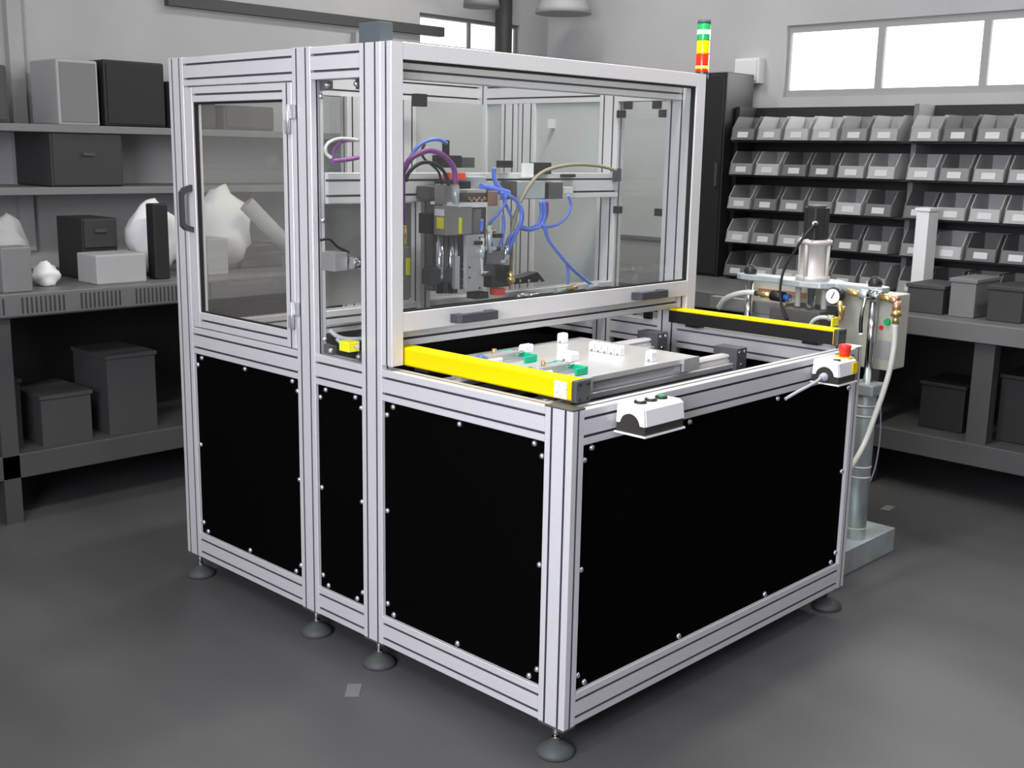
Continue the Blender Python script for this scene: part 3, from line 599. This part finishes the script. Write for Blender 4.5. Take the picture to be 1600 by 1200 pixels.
# ball valve and outlet pipe
vy = .10
for (px0, py0, px1, py1, r, mt) in ((1325, 456, 1344, 460, .011, 'brass'), (1344, 459, 1358, 461, .016, 'zinc'), (1358, 460, 1378, 464, .018, 'chrome'), (1378, 464, 1394, 468, .011, 'brass'), (1392, 467, 1403, 471, .013, 'copper'), (1402, 470, 1400, 488, .013, 'copper'), (1400, 486, 1400, 494, .016, 'brass'), (1400, 494, 1399, 506, .010, 'brass')):
    MB().cyl(atx(px0, py0, 1.60), atx(px1, py1, 1.60), r, 14).build('fitting', mt, pump)
tube('hose', 'pale', pump, [atx(1399, 505, 1.60), atx(1397, 540, 1.60), atx(1391, 575, 1.59), atx(1381, 610, 1.57), atx(1367, 650, 1.54), atx(1352, 690, 1.50), atx(1336, 720, 1.43), atx(1318, 748, 1.36), atx(1306, 765, 1.30)], .009)
tube('hose', 'blackc', pump, [atx(1391, 590, 1.61), atx(1376, 630, 1.59), atx(1360, 668, 1.55), atx(1338, 708, 1.46), atx(1316, 742, 1.38), atx(1304, 758, 1.30)], .003)
tube('wire', 'cable', pump, [atx(1375, 610, 1.75), atx(1376, 660, 1.76), atx(1373, 700, 1.77), atx(1366, 735, 1.76), atx(1355, 762, 1.73)], .0025)
tube('valve_lever', 'chrome', pump, [atx(1352, 466, 1.585), atx(1349, 480, 1.58), atx(1346, 494, 1.58)], .006); tube('lever_grip', 'blackp', pump, [atx(1346, 494, 1.58), atx(1345, 508, 1.58), atx(1345, 520, 1.58)], .0065); MB().lathe([(.004, 0), (.007, .004), (.007, .009), (.003, .013)], atx(1345, 525, 1.58), seg=12).build('lever_knob', 'white', pump)

# ================================================================ WORKSHOP BEHIND (greys)
def bench(name, label, x0, x1, y0, y1, zt, th, zs, legs, face):
    e = tag(empty(name, ((x0+x1)/2, (y0+y1)/2, 0)), label, 'workbench')
    box('bench_top', 'benchtop', e, x0, x1, y0, y1, zt-th, zt, .004); box('lower_shelf', 'shelfgrey', e, x0+.02, x1-.02, y0+.02, y1-.02, zs-.09, zs, .004)
    for lx, ly, s_ in legs: box('leg', 'g20', e, lx-s_, lx+s_, ly-.03, ly+.03, 0, zt-th)
    return e
lb = bench('workbench', 'long grey workbench with slotted front edge left of the machine', -1.6, 2.2, 2.45, 3.25, .835, .085, .255, [(-1.5, 2.52, .03), (-.20, 2.50, .03), (1.2, 2.52, .03), (2.1, 2.52, .03), (-1.5, 3.2, .03), (2.1, 3.2, .03)], 'y')
du = box('cable_duct', 'duct', lb, -1.58, 2.18, 2.438, 2.449, .758, .828)
x = -.32; ns = 0
while x < .62:
    if not (.02 < (x % .22) < .07): box('duct_slot', 'g10', du, x, x+.006, 2.4365, 2.438, .765, .822)
    x += .0165
box('shade_sheet', 'g05', lb, -1.58, 2.18, 3.22, 3.24, .256, .748)  # dark sheet added to stand in for the shade under the bench
rb = bench('workbench', 'grey workbench under the storage bins right of the machine', 2.6, 3.4, -1.6, 2.05, .735, .075, .255, [(2.66, .62, .03), (2.66, -1.5, .03), (3.3, -1.5, .03), (3.3, 1.95, .03), (2.66, 1.95, .03)], 'x')
box('shade_sheet', 'g05', rb, 3.36, 3.38, -1.58, 2.03, .256, .658)  # same dark stand-in for shade below the right bench
box('leg', 'g20', rb, 2.64, 2.70, .13, .21, .255, .66)
# things under and on the left bench
def crate(name, label, cat, m_, x0, x1, y0, y1, z0, z1, lid=None, bev=.004, group=None):
    e = tag(empty(name, ((x0+x1)/2, (y0+y1)/2, z0)), label, cat, group); w_ = .008
    bo = MB().box(x0, x1, y0, y0+w_, z0, z1).box(x0, x1, y1-w_, y1, z0, z1).box(x0, x0+w_, y0+w_, y1-w_, z0, z1).box(x1-w_, x1, y0+w_, y1-w_, z0, z1).box(x0+w_, x1-w_, y0+w_, y1-w_, z0, z0+w_)
    bo.build('body', m_, e)
    box('rim' if not lid else 'lid', lid or m_, e, x0-.006, x1+.006, y0-.006, y1+.006, z1, z1+.014) if lid else MB().box(x0-.006, x1+.006, y0-.006, y0, z1-.018, z1).box(x0-.006, x1+.006, y1, y1+.006, z1-.018, z1).build('rim', m_, e)
    return e
crate('drawer_box', 'grey lidded box on the lower shelf at the far left', 'box', 'g20', -.06, .13, 2.52, 2.80, .255, .43, 'g20')
crate('drawer_box', 'taller grey lidded box on the lower shelf near the machine', 'box', 'g20', .20, .40, 2.52, 2.80, .255, .55, 'g20')
crate('drawer_box', 'dark box on the lower shelf at the photo edge', 'box', 'g10', -.30, -.12, 2.55, 2.80, .255, .50, 'g10')
# things on the left bench
def at2(px, py, y): p = aty(px, py, y); return p.x, p.z
def cab(name, label, cat, m_, px0, px1, py0, py1, y0, y1, z0=None, face=None):
    xa, za = at2(px0, py1, y0); xb, zb = at2(px1, py0, y0); z0_ = za if z0 is None else z0
    e = tag(empty(name, ((xa+xb)/2, (y0+y1)/2, z0_)), label, cat)
    box('body', m_, e, xa, xb, y0, y1, z0_, zb, .006)
    if face:
        n = face[0]; h = (zb-z0_)/n
        for k in range(n):
            d = box('front', face[1], e, xa+.008, xb-.008, y0-.006, y0, z0_+h*k+.006, z0_+h*(k+1)-.006, .002)
            box('handle', face[2], e, (xa+xb)/2-.025, (xa+xb)/2+.025, y0-.016, y0-.006, z0_+h*(k+.55), z0_+h*(k+.55)+.012)
    return e
cab('instrument_cabinet', 'dark grey instrument cabinet on the wall shelf left of the door', 'cabinet', 'g10', 82, 190, 205, 292, 3.02, 3.36, None, (1, 'g10', 'g20'))
def shelf(label, px0, px1, py, y0):
    xa, za = at2(px0, py, y0); xb, _ = at2(px1, py, y0); s = box('wall_shelf', 'g35', None, xa, xb, y0, RY1-.001, za-.03, za, .003); tag(s, label, 'shelf'); return xa, xb, za
# uprights and boards on the back wall
XA, XB, ZS1 = shelf('long grey wall shelf under the dark cabinet', -60, 700, 294, 3.0)
XA2, XB2, ZS2 = shelf('upper grey wall shelf above the dark cabinet', -60, 640, 190, 3.0)
for px in (30, 560):
    xx, _ = at2(px, 200, 3.38); tag(box('rack_upright', 'g55', None, xx-.03, xx+.03, 3.355, 3.399, .9, 1.95), 'light steel upright %s' % ('at the left end of the wall shelves' if px < 100 else 'of the wall shelves behind the machine'), 'upright')
def on(name, label, cat, m_, px0, px1, h, z, y0, y1, face=None):
    xa, _ = at2(px0, 250, y0); xb, _ = at2(px1, 250, y0); e = tag(empty(name, ((xa+xb)/2, (y0+y1)/2, z)), label, cat)
    box('body', m_, e, xa, xb, y0, y1, z, z+h, .008)
    box('front', face or m_, e, xa+.012, xb-.012, y0-.005, y0, z+.012, z+h-.012, .002); return e
on('storage_case', 'light grey case on the upper wall shelf', 'case', 'g55', 96, 160, .26, ZS2, 3.05, 3.3, 'g35')
on('storage_case', 'black case on the upper wall shelf', 'case', 'g05', 168, 262, .27, ZS2, 3.05, 3.3)
on('storage_case', 'dark grey case on the upper wall shelf above the door', 'case', 'g10', 270, 340, .20, ZS2, 3.05, 3.3)
on('storage_case', 'grey case at the left end of the upper wall shelf', 'case', 'g20', -30, 20, .22, ZS2, 3.05, 3.3)
on('storage_case', 'grey case seen through the door on the upper wall shelf', 'case', 'g20', 352, 430, .11, ZS2, 3.05, 3.3)
# white sacks and light parcels on the bench
def sack(label, px, py, y, sx_, sy_, sz_, m_='g80', z=.835):
    c = aty(px, py, y); b_ = bmesh.new(); bmesh.ops.create_icosphere(b_, subdivisions=3, radius=1)
    rnd = random.Random(px)
    ph = [rnd.uniform(0, 6) for _ in range(6)]
    vs = []
    for v in b_.verts:
        d = v.co; k = .95+.13*math.sin(4*d.x+ph[0])*math.sin(3*d.z+ph[1])+.09*math.sin(7*d.z+ph[2]+3*d.y)+.06*math.sin(11*d.x+5*d.z+ph[3])+.05*math.sin(13*d.y-6*d.x+ph[4])
        zz = d.z*k; zz = -.8 if zz < -.8 else zz
        pinch = 1-.35*max(0, zz)**2
        vs.append(Vector((c.x+d.x*k*pinch*sx_, y+d.y*k*pinch*sy_, z+.0005+(zz+.8)*sz_)))
    mb = MB().add(vs, [[v.index for v in f.verts] for f in b_.faces], True); b_.free()
    return tag(mb.build('plastic_sack', m_, None), label, 'sack')
sack('white plastic sack on the left workbench beside the door', 235, 300, 2.75, .11, .10, .17)
sack('white plastic sack seen through the door pane', 345, 260, 2.80, .13, .11, .20)
sack('small white bag at the left of the workbench', 70, 400, 2.62, .05, .05, .05)
sack('white bag at the far left edge of the workbench', 0, 300, 2.72, .10, .09, .15, 'g55')
cab('toolbox', 'black toolbox on the left workbench', 'toolbox', 'g05', 130, 182, 340, 400, 2.70, 2.92, .835, (2, 'g10', 'g20'))
cab('parts_carton', 'light grey carton on the left workbench', 'carton', 'g55', 152, 228, 395, 440, 2.52, 2.68, .835)
cab('parts_carton', 'dark tall tin on the left workbench beside the machine', 'tin', 'g05', 243, 262, 318, 420, 2.56, 2.62, .835)
cab('parts_carton', 'flat grey carton on the workbench left of the black toolbox', 'carton', 'g35', 5, 48, 385, 450, 2.48, 2.57, .835)
cab('parts_carton', 'pale carton seen low through the door pane', 'carton', 'g55', 326, 356, 372, 428, 2.56, 2.70, .835)
a = aty(385, 318, 2.62); c = aty(452, 388, 2.56); c = a+(c-a)*((a.z-.862)/(a.z-c.z))
tag(MB().cyl(a, c, .035, 20).build('cardboard_tube', 'g55', None), 'pale tube leaning on the workbench seen through the door pane', 'tube')
cab('floor_case', 'grey case on the left workbench seen through the door pane', 'case', 'g20', 380, 440, 380, 450, 2.72, 3.0, .835)
# hanging lamp shades and pipe above the machine
for px, py, r, lb_ in ((752, 12, .10, 'grey bell lamp hanging left of the dark pipe'), (880, 22, .16, 'large pale bell lamp hanging right of the dark pipe')):
    c = aty(px, py, 2.95 if px > 800 else 3.1); e = tag(empty('pendant_lamp', c), lb_, 'lamp')
    MB().lathe([(r, 0), (r*.97, .03), (r*.75, .10), (r*.35, .17), (.03, .20)], c, seg=28).build('shade', 'g55' if px > 800 else 'g35', e)
    MB().cyl(c+Vector((0, 0, .19)), Vector((c.x, c.y, CEIL)), .008, 8).build('suspension', 'g10', e)
c = aty(787, 40, 3.3); tag(MB().cyl((c.x, 3.3, 0), (c.x, 3.3, CEIL-.001), .05, 20).build('wall_pipe', 'g10', None), 'thick dark vertical pipe behind the machine', 'pipe')
c = aty(600, 40, 3.38); tag(box('conduit', 'g20', None, 1.0, 2.7, 3.36, 3.399, 1.98, 2.03), 'dark horizontal conduit high on the back wall', 'conduit')
# dark cabinet and white wall box beside the signal tower
c0 = atx(1137, 112, 3.2); c1 = atx(1098, 112, 3.2)
e = tag(empty('tall_cabinet', (3.38, (c0.y+c1.y)/2, .735)), 'tall black cabinet standing on the right workbench', 'cabinet')
box('body', 'g05', e, 3.2, 3.45, c0.y, c1.y, .735, c0.z, .006); box('door', 'g05', e, 3.192, 3.2, c0.y+.01, c1.y-.01, .75, c0.z-.015, .003); box('handle', 'g20', e, 3.18, 3.192, c0.y+.02, c0.y+.035, 1.2, 1.32)
a = atx(1186, 130, 3.55); c = atx(1150, 92, 3.55); e = tag(empty('wall_box', (3.57, (a.y+c.y)/2, a.z)), 'white wall box above the storage bins', 'box'); box('body', 'g80', e, 3.54, 3.599, a.y, c.y, a.z, c.z, .004); box('cover', 'g80', e, 3.53, 3.54, a.y+.012, c.y-.012, a.z+.012, c.z-.012, .002)
a = atx(1046, 372, 3.59); c = atx(962, 140, 3.59)
e = tag(empty('whiteboard', (3.59, (a.y+c.y)/2, a.z)), 'white board on the wall seen through the right clear pane', 'whiteboard')
box('board', 'g80', e, 3.585, 3.598, a.y, c.y, a.z, c.z); box('frame', 'g35', e, 3.580, 3.598, a.y-.02, a.y, a.z-.02, c.z+.02); box('frame', 'g35', e, 3.580, 3.598, c.y, c.y+.02, a.z-.02, c.z+.02); box('frame', 'g35', e, 3.580, 3.598, a.y, c.y, a.z-.02, a.z); box('frame', 'g35', e, 3.580, 3.598, a.y, c.y, c.z, c.z+.02)
# rack with storage bins
RK0, RK1 = 3.18, 3.44
rk = tag(empty('bin_rack', (3.35, .9, .735)), 'dark steel rack holding rows of storage bins', 'rack')
BW = .150; ROWS = [.765, .935, 1.105, 1.275, 1.445]
BY0, BY1 = -.10, c0.y-.04
for z in ROWS: box('rack_shelf', 'rack', rk, RK0+.03, RK1, BY0, BY1, z-.022, z-.012)
for y in (BY0-.02, .83, BY1+.02): box('rack_upright', 'g35' if y == .83 else 'rack', rk, RK0+.10, RK1, y-.012, y+.012, .736, 1.60)
box('rack_back', 'rack', rk, RK1, RK1+.006, BY0-.03, BY1+.03, .736, 1.60)
def bin_mesh():
    w2 = BW/2-.008; d = .20; h = .115; t = .005; b_ = MB()
    b_.box(0, d, -w2, w2, 0, t)                                            # floor
    b_.box(d-t, d, -w2, w2, t, h)                                          # back
    b_.prism([(0.0, 0), (.012, .055), (.012+t, .055), (t, 0)], -w2, w2, 'y')   # low front lip, x-z section
    for s_ in (-1, 1):
        y_ = s_*(w2-t/2); b_.prism([(.0, 0), (d-t, 0), (d-t, h), (.060, h), (.012, .055)], y_-t/2, y_+t/2, 'y')
    return b_
bm_ = bin_mesh(); src = None
card = MB().box(-.001, .0005, -.03, .03, .012, .040)
RN = ('bottom', 'second', 'third', 'fourth', 'top'); CN = ['first', 'second', 'third', 'fourth', 'fifth', 'sixth', 'seventh', 'eighth', 'ninth', 'tenth', 'eleventh', 'twelfth', 'thirteenth']
ys = []; y = BY1-BW/2-.005
while y > BY0+BW/2:
    if not (.83-BW/2-.014 < y < .83+BW/2+.014): ys.append(y); y -= BW
    else: y = .83-BW/2-.0145
SH = [mat('storage_bin_%d' % k, v, .5) for k, v in enumerate((.14, .22, .32, .40))]
bms = []
for k in range(4):
    me = bpy.data.meshes.new('storage_bin'); me.from_pydata(bm_.v, [], bm_.f); me.materials.append(SH[k]); bms.append(me)
cme = bpy.data.meshes.new('bin_card'); cme.from_pydata(card.v, [], card.f); cme.materials.append(M['bincard'])
for r_, z in enumerate(ROWS):
    for c_, y in enumerate(ys):
        o = bpy.data.objects.new('storage_bin', bms[(r_*3+c_*5+(c_*c_) % 3) % 4]); C.objects.link(o); o.location = (RK0, y, z-.0115)
        tag(o, '%s bin from the dark cabinet in the %s row of the bin rack' % (CN[c_], RN[r_]), 'bin', 'storage bins on the rack')
        k = bpy.data.objects.new('bin_card', cme); C.objects.link(k); k.parent = o; k.location = (-.001, 0, 0); k.rotation_euler = (0, math.radians(12), 0)
# things on and under the right bench
def cabx(name, label, cat, m_, px0, px1, pyt, x0, x1, z0):
    a = atx(px0, pyt, x0); c = atx(px1, pyt, x0); e = tag(empty(name, (x0, (a.y+c.y)/2, z0)), label, cat)
    box('body', m_, e, x0, x1, c.y, a.y, z0, a.z, .004); box('lid', m_, e, x0-.006, x1+.006, c.y-.006, a.y+.006, a.z, a.z+.016, .003)
cabx('parts_carton', 'grey lidded carton on the right workbench next to the pump', 'carton', 'g20', 1418, 1475, 448, 2.72, 2.95, .735)
cabx('parts_carton', 'lighter lidded carton on the right workbench', 'carton', 'g35', 1486, 1526, 440, 2.72, 2.95, .735)
cabx('parts_carton', 'dark lidded carton at the right photo edge on the workbench', 'carton', 'g10', 1545, 1600, 452, 2.72, 2.95, .735)
cabx('bottle_box', 'tall bright box on the right workbench in front of the bins', 'box', 'g80', 1432, 1452, 330, 3.0, 3.10, .735)
cabx('parts_carton', 'dark box on the lower shelf of the right workbench', 'carton', 'g05', 1440, 1510, 600, 2.75, 3.0, .255)
cabx('parts_carton', 'black box at the photo edge on the lower right shelf', 'carton', 'g05', 1565, 1640, 590, 2.75, 3.0, .255)
# bright slips of paper lying on the floor
for i, (px, py, lbl) in enumerate(((1387, 794, 'small pale slip of paper on the floor right of the pump base'), (552, 1079, 'small pale slip of paper on the floor before the machine feet'))):
    c = atz(px, py, 0); q = MB().box(c.x-.035, c.x+.035, c.y-.018, c.y+.018, .0005, .0015); q.rot(c, .8 if i else .1); tag(q.build('paper_slip', 'g35', None), lbl, 'paper')
